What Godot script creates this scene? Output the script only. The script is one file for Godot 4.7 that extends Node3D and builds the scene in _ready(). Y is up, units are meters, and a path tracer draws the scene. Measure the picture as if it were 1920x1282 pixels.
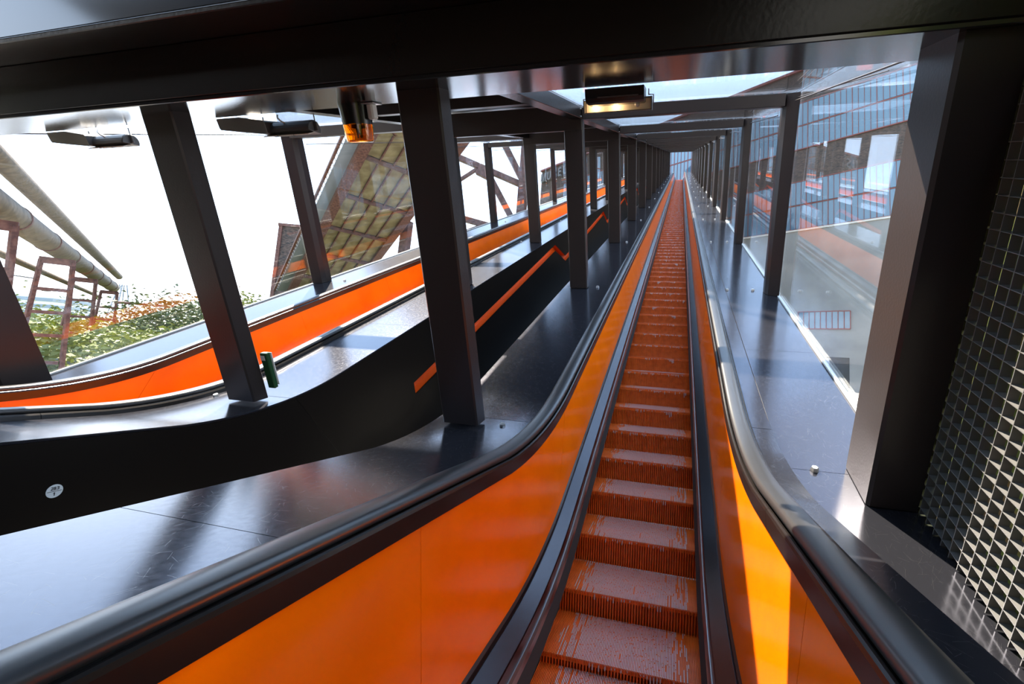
extends Node3D
# Covered twin escalator climbing to a brick hall. Two frames of reference are used:
#   incline frame (x, u, w): x across, u square to the slope, w up the slope;  I(x, u, w) gives a point in the world
#   level frame (x, y, h): y up from eye height, h ahead;                      L(x, y, h) gives a point in the world
const SLOPE := 0.42586033749          # 24.4 degrees
const EYE := 1.72
const W1 := 3.5                       # from here on the escalators run straight
const WEND := 58.4
const BAY := 3.83
const FRAMES := 15
const CX1 := -0.22                    # middle of the near escalator
const CX2 := -4.49                    # middle of the far escalator
var FR := Transform3D(Basis(Vector3.RIGHT, SLOPE), Vector3(0, EYE, 0))
var LV := Transform3D(Basis.IDENTITY, Vector3(0, EYE, 0))
var M := {}
var used := {}
var org := {}
var rng := RandomNumberGenerator.new()

func I(x: float, u: float, w: float) -> Vector3:
	return FR * Vector3(x, u, -w)
func L(x: float, y: float, h: float) -> Vector3:
	return Vector3(x, y + EYE, -h)

# ------------------------------------------------------------------ mesh building
class MB:
	var v := PackedVector3Array()
	var n := PackedVector3Array()
	var ix := PackedInt32Array()
	func quad(a: Vector3, b: Vector3, c: Vector3, d: Vector3) -> void:   # counter-clockwise seen from outside
		var nn := (b - a).cross(c - a)
		if nn.length() < 1e-12:
			nn = (c - a).cross(d - a)
		nn = nn.normalized()
		var k := v.size()
		v.append_array([a, b, c, d])
		n.append_array([nn, nn, nn, nn])
		ix.append_array([k, k + 2, k + 1, k, k + 3, k + 2])
	func tri(a: Vector3, b: Vector3, c: Vector3) -> void:
		var nn := (b - a).cross(c - a).normalized()
		var k := v.size()
		v.append_array([a, b, c])
		n.append_array([nn, nn, nn])
		ix.append_array([k, k + 2, k + 1])
	func box(lo: Vector3, hi: Vector3, b := 0.0) -> void:
		box_t(Transform3D(Basis.IDENTITY, (lo + hi) / 2), (hi - lo), b)
	func box_t(t: Transform3D, size: Vector3, b := 0.0) -> void:
		var e := size.abs() / 2
		b = minf(b, minf(e.x, minf(e.y, e.z)) * 0.9)
		if b <= 0.0:
			for ax in 3:
				for s in [-1.0, 1.0]:
					var p := []
					for q in [[-1, -1], [1, -1], [1, 1], [-1, 1]]:
						var c := Vector3.ZERO
						c[ax] = s * e[ax]
						c[(ax + 1) % 3] = q[0] * e[(ax + 1) % 3] * s
						c[(ax + 2) % 3] = q[1] * e[(ax + 2) % 3]
						p.append(t * c)
					quad(p[0], p[1], p[2], p[3])
			return
		for ax in 3:
			var i := (ax + 1) % 3
			var j := (ax + 2) % 3
			for s in [-1.0, 1.0]:
				var p := []
				for q in [[-1, -1], [1, -1], [1, 1], [-1, 1]]:
					var c := Vector3.ZERO
					c[ax] = s * e[ax]
					c[i] = q[0] * (e[i] - b) * s
					c[j] = q[1] * (e[j] - b)
					p.append(t * c)
				quad(p[0], p[1], p[2], p[3])
			# edges parallel to ax
			for si in [-1.0, 1.0]:
				for sj in [-1.0, 1.0]:
					var a0 := Vector3.ZERO
					var b0 := Vector3.ZERO
					a0[i] = si * e[i]
					a0[j] = sj * (e[j] - b)
					b0[i] = si * (e[i] - b)
					b0[j] = sj * e[j]
					var a1 := a0
					var b1 := b0
					a0[ax] = -(e[ax] - b)
					b0[ax] = -(e[ax] - b)
					a1[ax] = e[ax] - b
					b1[ax] = e[ax] - b
					if si * sj > 0:
						quad(t * a0, t * b0, t * b1, t * a1)
					else:
						quad(t * b0, t * a0, t * a1, t * b1)
		for sx in [-1.0, 1.0]:
			for sy in [-1.0, 1.0]:
				for sz in [-1.0, 1.0]:
					var px := t * Vector3(sx * e.x, sy * (e.y - b), sz * (e.z - b))
					var py := t * Vector3(sx * (e.x - b), sy * e.y, sz * (e.z - b))
					var pz := t * Vector3(sx * (e.x - b), sy * (e.y - b), sz * e.z)
					if sx * sy * sz > 0:
						tri(px, py, pz)
					else:
						tri(px, pz, py)
	func loft(rings: Array, closed := true, caps := true, smooth := false) -> void:
		var m: int = rings[0].size()
		var nr := rings.size()
		var path: Vector3 = rings[nr - 1][0] - rings[0][0]
		if path.length() < 1e-9:
			path = rings[1][0] - rings[0][0]
		var nw := Vector3.ZERO
		for j in m:
			nw += rings[0][j].cross(rings[0][(j + 1) % m]) if closed or j < m - 1 else Vector3.ZERO
		var t0: Vector3 = rings[1][0] - rings[0][0]
		var sg := 1.0 if nw.dot(t0) >= 0 else -1.0
		var ne := m if closed else m - 1
		var nn := []
		for i in nr:
			var row := []
			for j in ne:
				var e: Vector3 = rings[i][(j + 1) % m] - rings[i][j]
				var ta: Vector3 = rings[mini(i + 1, nr - 1)][j] - rings[maxi(i - 1, 0)][j]
				if e.length() < 1e-9:
					e = rings[maxi(i - 1, 0)][(j + 1) % m] - rings[maxi(i - 1, 0)][j]
				row.append((e.cross(ta) * sg).normalized())
			nn.append(row)
		for j in ne:
			var k := v.size()
			for i in nr:
				var na: Vector3 = nn[i][j]
				var nb: Vector3 = nn[i][j]
				if smooth:
					if closed or j > 0:
						na = (na + nn[i][(j - 1 + ne) % ne]).normalized()
					if closed or j < ne - 1:
						nb = (nb + nn[i][(j + 1) % ne]).normalized()
				v.append_array([rings[i][j], rings[i][(j + 1) % m]])
				n.append_array([na, nb])
			for i in nr - 1:
				var a := k + 2 * i
				if sg > 0:
					ix.append_array([a, a + 2, a + 1, a + 1, a + 2, a + 3])
				else:
					ix.append_array([a, a + 1, a + 2, a + 1, a + 3, a + 2])
		if closed and caps:
			poly(rings[0], -t0)
			poly(rings[nr - 1], rings[nr - 1][0] - rings[nr - 2][0])
	func poly(p: PackedVector3Array, out: Vector3) -> void:     # any flat polygon, facing out
		var z := Vector3.ZERO
		for j in p.size():
			z += p[j].cross(p[(j + 1) % p.size()])
		z = z.normalized()
		if z.length() < 0.5:
			return
		var x := (p[1] - p[0]).normalized()
		var y := z.cross(x)
		var q := PackedVector2Array()
		for a in p:
			q.append(Vector2((a - p[0]).dot(x), (a - p[0]).dot(y)))
		var idx := Geometry2D.triangulate_polygon(q)
		var nn := z if z.dot(out) > 0 else -z
		var k := v.size()
		for a in p:
			v.append(a)
			n.append(nn)
		for i in range(0, idx.size(), 3):
			var a := idx[i]
			var b := idx[i + 1]
			var c := idx[i + 2]
			if (p[b] - p[a]).cross(p[c] - p[a]).dot(nn) > 0:
				ix.append_array([k + a, k + c, k + b])
			else:
				ix.append_array([k + a, k + b, k + c])
	func prism(p: PackedVector3Array, by: Vector3) -> void:     # polygon pushed along by
		var q := PackedVector3Array()
		for a in p:
			q.append(a + by)
		poly(p, -by)
		poly(q, by)
		var z := Vector3.ZERO
		for j in p.size():
			z += p[j].cross(p[(j + 1) % p.size()])
		for j in p.size():
			var j2 := (j + 1) % p.size()
			if z.dot(by) > 0:
				quad(p[j], p[j2], q[j2], q[j])
			else:
				quad(p[j2], p[j], q[j], q[j2])
	func tube(pts: Array, r: float, seg := 10, r2 := -1.0) -> void:
		var rings := []
		for i in pts.size():
			var d: Vector3 = (pts[mini(i + 1, pts.size() - 1)] - pts[maxi(i - 1, 0)]).normalized()
			var a := d.cross(Vector3.UP if absf(d.y) < 0.9 else Vector3.RIGHT).normalized()
			var b := d.cross(a)
			var rr := r if r2 < 0 else lerpf(r, r2, float(i) / (pts.size() - 1))
			var ring := PackedVector3Array()
			for k in seg:
				var th := TAU * k / seg
				ring.append(pts[i] + (a * cos(th) + b * sin(th)) * rr)
			rings.append(ring)
		loft(rings, true, true, true)
	func bar(a: Vector3, b: Vector3, wx: float, wy: float, bev := 0.0, up := Vector3.UP) -> void:
		var z := (b - a).normalized()
		if absf(z.dot(up)) > 0.98:
			up = Vector3.RIGHT
		var x := up.cross(z).normalized()
		var y := z.cross(x)
		box_t(Transform3D(Basis(x, y, z), (a + b) / 2), Vector3(wx, wy, a.distance_to(b)), bev)
	func mesh(off := Vector3.ZERO) -> ArrayMesh:
		var vv := v
		if off != Vector3.ZERO:
			vv = PackedVector3Array()
			vv.resize(v.size())
			for i in v.size():
				vv[i] = v[i] - off
		var arr := []
		arr.resize(Mesh.ARRAY_MAX)
		arr[Mesh.ARRAY_VERTEX] = vv
		arr[Mesh.ARRAY_NORMAL] = n
		arr[Mesh.ARRAY_INDEX] = ix
		var am := ArrayMesh.new()
		am.add_surface_from_arrays(Mesh.PRIMITIVE_TRIANGLES, arr)
		return am

# ------------------------------------------------------------------ scene nodes
func numbered(called: String) -> String:
	if not used.has(called):
		used[called] = 0
		return called
	used[called] += 1
	return "%s_%03d" % [called, used[called]]

func thing(called: String, label: String, category: String, group := "", frame := Transform3D.IDENTITY, at := Vector3.ZERO) -> Node3D:
	var o := Node3D.new()
	o.name = numbered(called)
	o.transform = Transform3D(frame.basis, frame * at)
	add_child(o)
	o.set_meta("label", label)
	o.set_meta("category", category)
	if group != "":
		o.set_meta("group", group)
	org[o] = at
	return o

func setting(called: String, label: String, frame := Transform3D.IDENTITY, at := Vector3.ZERO) -> Node3D:
	var o := Node3D.new()
	o.name = numbered(called)
	o.transform = Transform3D(frame.basis, frame * at)
	add_child(o)
	o.set_meta("label", label)
	o.set_meta("kind", "structure")
	org[o] = at
	return o

func part(called: String, mb: MB, mat: Material, parent: Node3D, label := "") -> MeshInstance3D:
	var o := MeshInstance3D.new()
	o.name = called
	var at: Vector3 = org.get(parent, Vector3.ZERO)
	o.mesh = mb.mesh(at)
	o.material_override = mat
	parent.add_child(o, true)
	org[o] = at
	if label != "":
		o.set_meta("label", label)
	return o

func inst(called: String, mesh: Mesh, mat: Material, parent: Node3D, t: Transform3D) -> MeshInstance3D:
	var o := MeshInstance3D.new()
	o.name = called
	o.mesh = mesh
	o.material_override = mat
	o.transform = t
	parent.add_child(o, true)
	org[o] = Vector3.ZERO
	return o

# ------------------------------------------------------------------ materials
func col(r: float, g: float, b: float) -> Color:          # linear base colour
	return Color(r, g, b).linear_to_srgb()

func mat(name_: String, c: Color, rough: float, metal := 0.0, spec := 0.5) -> StandardMaterial3D:
	var m := StandardMaterial3D.new()
	m.resource_name = name_
	m.albedo_color = c
	m.roughness = rough
	m.metallic = metal
	m.metallic_specular = spec
	M[name_] = m
	return m

func noise(seed_: int, freq: float, oct := 4, type := FastNoiseLite.TYPE_SIMPLEX_SMOOTH) -> FastNoiseLite:
	var f := FastNoiseLite.new()
	f.seed = seed_
	f.frequency = freq
	f.noise_type = type
	f.fractal_octaves = oct
	return f

func noise_tex(seed_: int, freq: float, stops: Array, size := 256, oct := 4, sx := 1.0, sy := 1.0) -> ImageTexture:
	var src := noise(seed_, freq, oct).get_seamless_image(size, size)
	var g := Gradient.new()
	g.offsets = PackedFloat32Array(stops.map(func(s): return s[0]))
	g.colors = PackedColorArray(stops.map(func(s): return s[1]))
	var im := Image.create(size, size, true, Image.FORMAT_RGB8)
	for y in size:
		for x in size:
			im.set_pixel(x, y, g.sample(src.get_pixel(int(x * sx) % size, int(y * sy) % size).r))
	im.generate_mipmaps()
	return ImageTexture.create_from_image(im)

func bump_tex(seed_: int, freq: float, size := 256, oct := 4) -> ImageTexture:
	var src := noise(seed_, freq, oct).get_seamless_image(size, size)
	src.convert(Image.FORMAT_RGBA8)
	src.bump_map_to_normal_map(4.0)
	return ImageTexture.create_from_image(src)

func tri(m: StandardMaterial3D, scale_: Vector3, world := false) -> void:
	m.uv1_triplanar = true
	m.uv1_world_triplanar = world
	m.uv1_scale = scale_
	m.uv1_triplanar_sharpness = 4.0

func make_materials() -> void:
	# near-black paint on the steel frames
	var m := mat("frame_black", col(0.025, 0.019, 0.0178), 0.33, 0.0, 0.36)
	m.normal_enabled = true
	m.normal_texture = bump_tex(3, 0.06, 256, 3)
	m.normal_scale = 0.05
	tri(m, Vector3.ONE * 3.0)
	m = mat("beam_black", col(0.011, 0.0082, 0.0070), 0.24, 0.0, 0.38)
	m.normal_enabled = true
	m.normal_texture = bump_tex(5, 0.05, 256, 3)
	m.normal_scale = 0.035
	tri(m, Vector3.ONE * 2.0)
	mat("soffit", col(0.012, 0.010, 0.010), 0.15, 0.0, 0.62)
	mat("panel_black", col(0.0075, 0.0055, 0.0045), 0.30, 0.0, 0.42)
	# dark metal decks with fine scratches
	var size := 1024
	var im := Image.create(size, size, true, Image.FORMAT_RGB8)
	im.fill(Color(0.365, 0.37, 0.41))
	var rough := Image.create(size, size, true, Image.FORMAT_RGB8)
	var nz := noise(11, 0.02, 3).get_seamless_image(size, size)
	for y in size:
		for x in size:
			var a: float = nz.get_pixel(x, (y * 1) % size).r
			var r := 0.145 + 0.05 * a
			rough.set_pixel(x, y, Color(r, r, r))
	rng.seed = 77
	for k in 300:
		var p := Vector2(rng.randf() * size, rng.randf() * size)
		var ang := rng.randf_range(-0.9, 0.9) + (PI / 2 if rng.randf() < 0.65 else 0.0)
		var bend := rng.randf_range(-0.003, 0.003)
		var ln := int(rng.randf_range(8, 90))
		var lum := rng.randf_range(0.42, 0.54)
		for s in ln:
			p += Vector2.from_angle(ang)
			ang += bend
			var px := posmod(int(p.x), size)
			var py := posmod(int(p.y), size)
			im.set_pixel(px, py, Color(lum, lum, lum))
			rough.set_pixel(px, py, Color(0.30, 0.30, 0.30))
	im.generate_mipmaps()
	rough.generate_mipmaps()
	m = mat("deck", Color(1, 1, 1), 1.0, 0.88)
	m.albedo_texture = ImageTexture.create_from_image(im)
	m.roughness_texture = ImageTexture.create_from_image(rough)
	tri(m, Vector3.ONE * 1.5)
	mat("guide_black", col(0.010, 0.008, 0.007), 0.25)
	mat("rubber", col(0.022, 0.021, 0.021), 0.30, 0.0, 0.7)
	m = mat("orange", Color(1, 1, 1), 0.16, 0.0, 0.55)
	m.albedo_texture = noise_tex(21, 0.01, [[0.25, col(0.80, 0.143, 0.0)], [0.55, col(0.83, 0.152, 0.0)], [0.8, col(0.86, 0.161, 0.0)]], 256, 5)
	tri(m, Vector3.ONE * 0.8)
	mat("groove_orange", col(0.80, 0.10, 0.004), 0.35)
	mat("inner_deck", col(0.075, 0.075, 0.085), 0.26, 1.0)
	mat("skirt_steel", col(0.42, 0.42, 0.42), 0.32, 1.0)
	mat("skirt_dark", col(0.02, 0.018, 0.017), 0.35)
	m = mat("brush", col(0.02, 0.019, 0.018), 0.8)
	m = mat("riser", Color(1, 1, 1), 0.38)
	m.albedo_texture = noise_tex(31, 0.03, [[0.2, col(0.62, 0.105, 0.010)], [0.5, col(0.72, 0.130, 0.013)], [0.8, col(0.78, 0.15, 0.018)]], 256, 4)
	tri(m, Vector3(1.3, 1.3, 1.3), true)
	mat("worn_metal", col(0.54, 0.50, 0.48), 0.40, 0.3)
	mat("aluminium", col(0.55, 0.54, 0.53), 0.35, 0.8)
	mat("bolt", col(0.30, 0.24, 0.19), 0.45, 0.8)
	mat("seal_white", col(0.55, 0.56, 0.54), 0.5)
	# glass
	m = mat("glass", Color(0.45, 0.55, 0.53, 0.012), 0.0, 0.0, 0.5)
	m.transparency = BaseMaterial3D.TRANSPARENCY_ALPHA
	m = mat("amber", Color(1.0, 0.66, 0.12, 0.0), 0.03)
	m.refraction_enabled = true
	m.refraction_scale = 0.05
	# grating and what is behind it
	mat("grating", col(0.125, 0.122, 0.118), 0.45, 0.0)
	m = mat("mossy_board", Color(1, 1, 1), 0.8)
	m.albedo_texture = noise_tex(41, 0.012, [[0.2, col(0.11, 0.15, 0.02)], [0.55, col(0.19, 0.25, 0.035)], [0.7, col(0.24, 0.16, 0.05)], [0.9, col(0.28, 0.16, 0.06)]], 256, 6)
	tri(m, Vector3.ONE * 0.6)
	# outside
	m = mat("brick", Color(1, 1, 1), 0.85)
	m.albedo_texture = brick_texture()
	tri(m, Vector3(0.5, 0.5, 0.5))
	m = mat("concrete", Color(1, 1, 1), 0.8)
	m.albedo_texture = noise_tex(51, 0.008, [[0.2, col(0.19, 0.195, 0.19)], [0.5, col(0.23, 0.235, 0.225)], [0.8, col(0.27, 0.27, 0.255)]], 256, 6)
	tri(m, Vector3.ONE * 0.12)
	mat("coping", col(0.60, 0.58, 0.52), 0.6)
	mat("red_steel", col(0.20, 0.045, 0.035), 0.5)
	mat("window_blue", col(0.085, 0.17, 0.24), 0.06, 0.0, 0.8)
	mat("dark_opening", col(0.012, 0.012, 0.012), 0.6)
	m = mat("rust", Color(1, 1, 1), 0.75)
	m.albedo_texture = noise_tex(61, 0.03, [[0.2, col(0.07, 0.025, 0.019)], [0.5, col(0.115, 0.043, 0.032)], [0.8, col(0.16, 0.07, 0.05)]], 256, 5)
	tri(m, Vector3.ONE * 0.7)
	m = mat("brown_steel", Color(1, 1, 1), 0.6)
	m.albedo_texture = noise_tex(62, 0.02, [[0.2, col(0.06, 0.028, 0.022)], [0.5, col(0.10, 0.045, 0.035)], [0.8, col(0.13, 0.06, 0.05)]], 256, 5)
	tri(m, Vector3.ONE * 0.5)
	m = mat("tan_board", Color(1, 1, 1), 0.8)
	m.albedo_texture = noise_tex(63, 0.010, [[0.2, col(0.15, 0.118, 0.052)], [0.5, col(0.20, 0.165, 0.078)], [0.8, col(0.26, 0.22, 0.115)]], 256, 6)
	tri(m, Vector3.ONE * 0.35)
	m = mat("pipe_tan", Color(1, 1, 1), 0.6)
	m.albedo_texture = noise_tex(64, 0.03, [[0.2, col(0.06, 0.042, 0.022)], [0.5, col(0.10, 0.072, 0.04)], [0.8, col(0.14, 0.105, 0.065)]], 256, 5)
	tri(m, Vector3.ONE * 0.5)
	mat("clad_grey", col(0.22, 0.25, 0.31), 0.6)
	mat("white_steel", col(0.7, 0.72, 0.74), 0.5)
	m = mat("leaf", col(0.115, 0.132, 0.022), 0.6)
	m.backlight_enabled = true
	m.backlight = Color(0.20, 0.23, 0.04)
	m = mat("leaf_dark", col(0.058, 0.078, 0.016), 0.6)
	m.backlight_enabled = true
	m.backlight = Color(0.08, 0.10, 0.02)
	mat("bark", col(0.10, 0.07, 0.05), 0.9)
	m = mat("meadow", Color(1, 1, 1), 0.9)
	m.albedo_texture = noise_tex(65, 0.02, [[0.2, col(0.045, 0.055, 0.012)], [0.5, col(0.08, 0.095, 0.02)], [0.8, col(0.13, 0.13, 0.04)]], 256, 6)
	tri(m, Vector3.ONE * 0.07)
	m = mat("paving", Color(1, 1, 1), 0.8)
	m.albedo_texture = noise_tex(66, 0.02, [[0.2, col(0.19, 0.18, 0.165)], [0.8, col(0.26, 0.25, 0.23)]], 256, 6)
	tri(m, Vector3.ONE * 0.3)
	mat("lamp_grey", col(0.09, 0.085, 0.08), 0.35, 0.3)
	mat("reflector", col(0.72, 0.64, 0.55), 0.3)
	mat("cable_white", col(0.6, 0.58, 0.55), 0.5)
	mat("green", col(0.01, 0.055, 0.018), 0.35)
	mat("white", col(0.75, 0.75, 0.73), 0.5)
	mat("letter_grey", col(0.13, 0.13, 0.135), 0.5)
	mat("ink", col(0.02, 0.02, 0.02), 0.6)
	m = mat("bulb_lit", col(1, 0.85, 0.62), 0.4)
	m.emission_enabled = true
	m.emission = Color(1.0, 0.84, 0.6)
	m.emission_energy_multiplier = 6.0

func brick_texture() -> ImageTexture:      # far facade: courses are under a pixel or two
	var size := 512
	var im := Image.create(size, size, true, Image.FORMAT_RGB8)
	var nz := noise(71, 0.015, 4).get_seamless_image(size, size)
	rng.seed = 5
	var tone := PackedFloat32Array()
	for k in 4096:
		tone.append(rng.randf())
	for y in size:
		var row := y / 16
		for x in size:
			var xx := (x + (24 if row % 2 else 0)) % size
			var c := xx / 48
			var mortar := y % 16 < 2 or xx % 48 < 2
			var t: float = tone[(row * 37 + c) % 4096]
			var base := col(0.055 + 0.06 * t, 0.036 + 0.035 * t, 0.028 + 0.028 * t)
			if t > 0.86:
				base = col(0.02, 0.018, 0.018)
			if mortar:
				base = col(0.075, 0.065, 0.06)
			var k: float = 0.8 + 0.4 * nz.get_pixel(x, y).r
			im.set_pixel(x, y, Color(base.r * k, base.g * k, base.b * k))
	im.generate_mipmaps()
	return ImageTexture.create_from_image(im)

# ------------------------------------------------------------------ escalator curves
func RC(d: float) -> Dictionary:
	return {"u": -1.735 + d, "y": -0.545 + d, "T": 0.7, "sl": 0.04}
func OB(d: float) -> Dictionary:
	return {"u": -2.31 + d, "y": -1.29 + d, "T": 0.6, "sl": 0.0}
func IB(d: float) -> Dictionary:
	return {"u": -2.37 + d, "y": -1.37 + d, "T": 0.6, "sl": 0.0}
func FC(d: float) -> Dictionary:            # foot of the side panels
	return {"u": -3.36 + d, "y": -1.725 + d, "T": 0.25, "sl": 0.0}
func SC(u: float) -> Dictionary:
	return {"straight": true, "u": u}

func curve_pt(c: Dictionary, s: float) -> Vector2:      # (h, y) at station s: flat below 0, bend 0..1, slope above 1
	var ca := cos(SLOPE)
	var sa := sin(SLOPE)
	var u: float = c.u
	if c.has("straight"):
		var w := W1 + s - 1.0
		return Vector2(w * ca - u * sa, w * sa + u * ca)
	var t: float = c.T
	var hi: float = (c.y - u / ca) / tan(SLOPE)
	var hs := hi - t
	if s <= -1.0:
		var h := 2.0 + s + 1.0
		return Vector2(h, c.y + c.sl * (hs - h))
	if s <= 0.0:
		var h := lerpf(hs, 2.0, -s)
		return Vector2(h, c.y + c.sl * (hs - h))
	if s < 1.0:
		var r := t / tan(SLOPE / 2)
		if s < 0.8:
			var a := SLOPE * s / 0.8
			return Vector2(hs + r * sin(a), c.y + r * (1 - cos(a)))
		var e := Vector2(hs + r * sa, c.y + r * (1 - ca))
		return e.lerp(Vector2(W1 * ca - u * sa, W1 * sa + u * ca), (s - 0.8) / 0.2)
	var w := W1 + s - 1.0
	return Vector2(w * ca - u * sa, w * sa + u * ca)

func ring_at(cx: float, side: int, sec: Array, s: float) -> PackedVector3Array:
	var r := PackedVector3Array()
	for q in sec:
		var p := curve_pt(q[1], s)
		r.append(L(cx + side * q[0], p.y, p.x))
	return r

func stations(s0: float, s1: float) -> Array:
	var out := [s0]
	for k in range(-1, 17):
		var s := -1.0 if k < 0 else k / 16.0
		if s > s0 + 0.004 and s < s1 - 0.004:
			out.append(s)
	out.append(s1)
	return out

func strip(called: String, cx: float, side: int, sec: Array, s0: float, s1: float, m: Material, parent: Node3D, smooth := false) -> MeshInstance3D:
	var mb := MB.new()
	var rings := []
	for s in stations(s0, s1):
		rings.append(ring_at(cx, side, sec, s))
	mb.loft(rings, true, true, smooth)
	return part(called, mb, m, parent)

func s_of(w: float) -> float:
	return w - W1 + 1.0

# ------------------------------------------------------------------ steps
var step_meshes := []
func make_step_meshes() -> void:
	var half := 0.455
	var rb := MB.new()
	# riser: slightly hollow face made of upright ribs
	var prof := [[0.008, -0.010], [0.010, -0.03], [0.002, -0.08], [-0.006, -0.14], [-0.006, -0.205]]
	for i in prof.size() - 1:
		rb.quad(Vector3(-half, prof[i][1], prof[i][0] - 0.026), Vector3(-half, prof[i + 1][1], prof[i + 1][0] - 0.026), Vector3(half, prof[i + 1][1], prof[i + 1][0] - 0.026), Vector3(half, prof[i][1], prof[i][0] - 0.026))
	for k in 53:
		var x := (k - 26) * 0.0172
		var rings := []
		for q in prof:
			rings.append(PackedVector3Array([Vector3(x - 0.0046, q[1], q[0] - 0.0265), Vector3(x - 0.0038, q[1], q[0] - 0.001), Vector3(x - 0.0030, q[1], q[0]), Vector3(x + 0.0030, q[1], q[0]), Vector3(x + 0.0038, q[1], q[0] - 0.001), Vector3(x + 0.0046, q[1], q[0] - 0.0265)]))
		rb.loft(rings, false, false)
	var rm := rb.mesh()
	rng.seed = 99
	for variant in 5:
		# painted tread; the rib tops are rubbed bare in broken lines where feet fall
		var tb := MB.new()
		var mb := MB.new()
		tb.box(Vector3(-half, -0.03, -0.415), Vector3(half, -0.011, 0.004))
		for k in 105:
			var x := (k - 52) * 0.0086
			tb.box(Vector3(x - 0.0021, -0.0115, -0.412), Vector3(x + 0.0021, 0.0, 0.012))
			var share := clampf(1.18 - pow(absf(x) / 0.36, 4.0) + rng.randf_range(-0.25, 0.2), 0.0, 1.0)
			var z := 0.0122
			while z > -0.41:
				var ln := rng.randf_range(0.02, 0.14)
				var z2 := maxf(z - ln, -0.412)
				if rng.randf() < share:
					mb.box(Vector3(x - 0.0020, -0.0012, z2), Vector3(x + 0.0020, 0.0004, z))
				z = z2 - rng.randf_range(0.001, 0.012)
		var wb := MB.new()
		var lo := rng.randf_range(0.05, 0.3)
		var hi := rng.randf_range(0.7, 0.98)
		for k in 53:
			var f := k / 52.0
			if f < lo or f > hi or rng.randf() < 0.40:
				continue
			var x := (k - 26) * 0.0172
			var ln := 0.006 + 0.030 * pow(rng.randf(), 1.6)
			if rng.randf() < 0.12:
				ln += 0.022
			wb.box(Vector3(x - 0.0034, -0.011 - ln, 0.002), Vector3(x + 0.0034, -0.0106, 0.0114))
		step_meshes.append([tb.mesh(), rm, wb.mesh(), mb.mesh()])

func add_steps(t: Node3D, cx: float) -> void:
	var ca := cos(SLOPE)
	var sa := sin(SLOPE)
	var h0 := 3.504 * ca + 2.63 * sa
	var c := {"u": -2.63, "y": -1.72, "T": 0.5, "sl": 0.0}
	rng.seed = 12
	var hi: float = (c.y + 2.63 / ca) / tan(SLOPE)
	for k in range(-5, 119):
		var h := h0 + k * 0.4175
		var y: float
		if h < hi - 0.5:
			y = c.y
		elif h > hi + 0.5 * ca:
			y = h * tan(SLOPE) - 2.63 / ca
		else:
			var r := 0.5 / tan(SLOPE / 2)
			y = c.y + r - sqrt(r * r - pow(h - (hi - 0.5), 2))
		var set_: Array = step_meshes[rng.randi() % step_meshes.size()]
		var root := inst("step", set_[0], M.riser, t, Transform3D(Basis.IDENTITY, L(cx, y, h) - org[t]))
		inst("riser", set_[1], M.riser, root, Transform3D.IDENTITY)
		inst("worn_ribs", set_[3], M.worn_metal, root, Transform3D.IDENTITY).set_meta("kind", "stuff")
		var turned := Basis.IDENTITY if rng.randf() < 0.5 else Basis(Vector3(-1, 0, 0), Vector3.UP, Vector3.BACK)
		inst("worn_edge", set_[2], M.worn_metal, root, Transform3D(turned, Vector3.ZERO)).set_meta("kind", "stuff")

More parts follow.
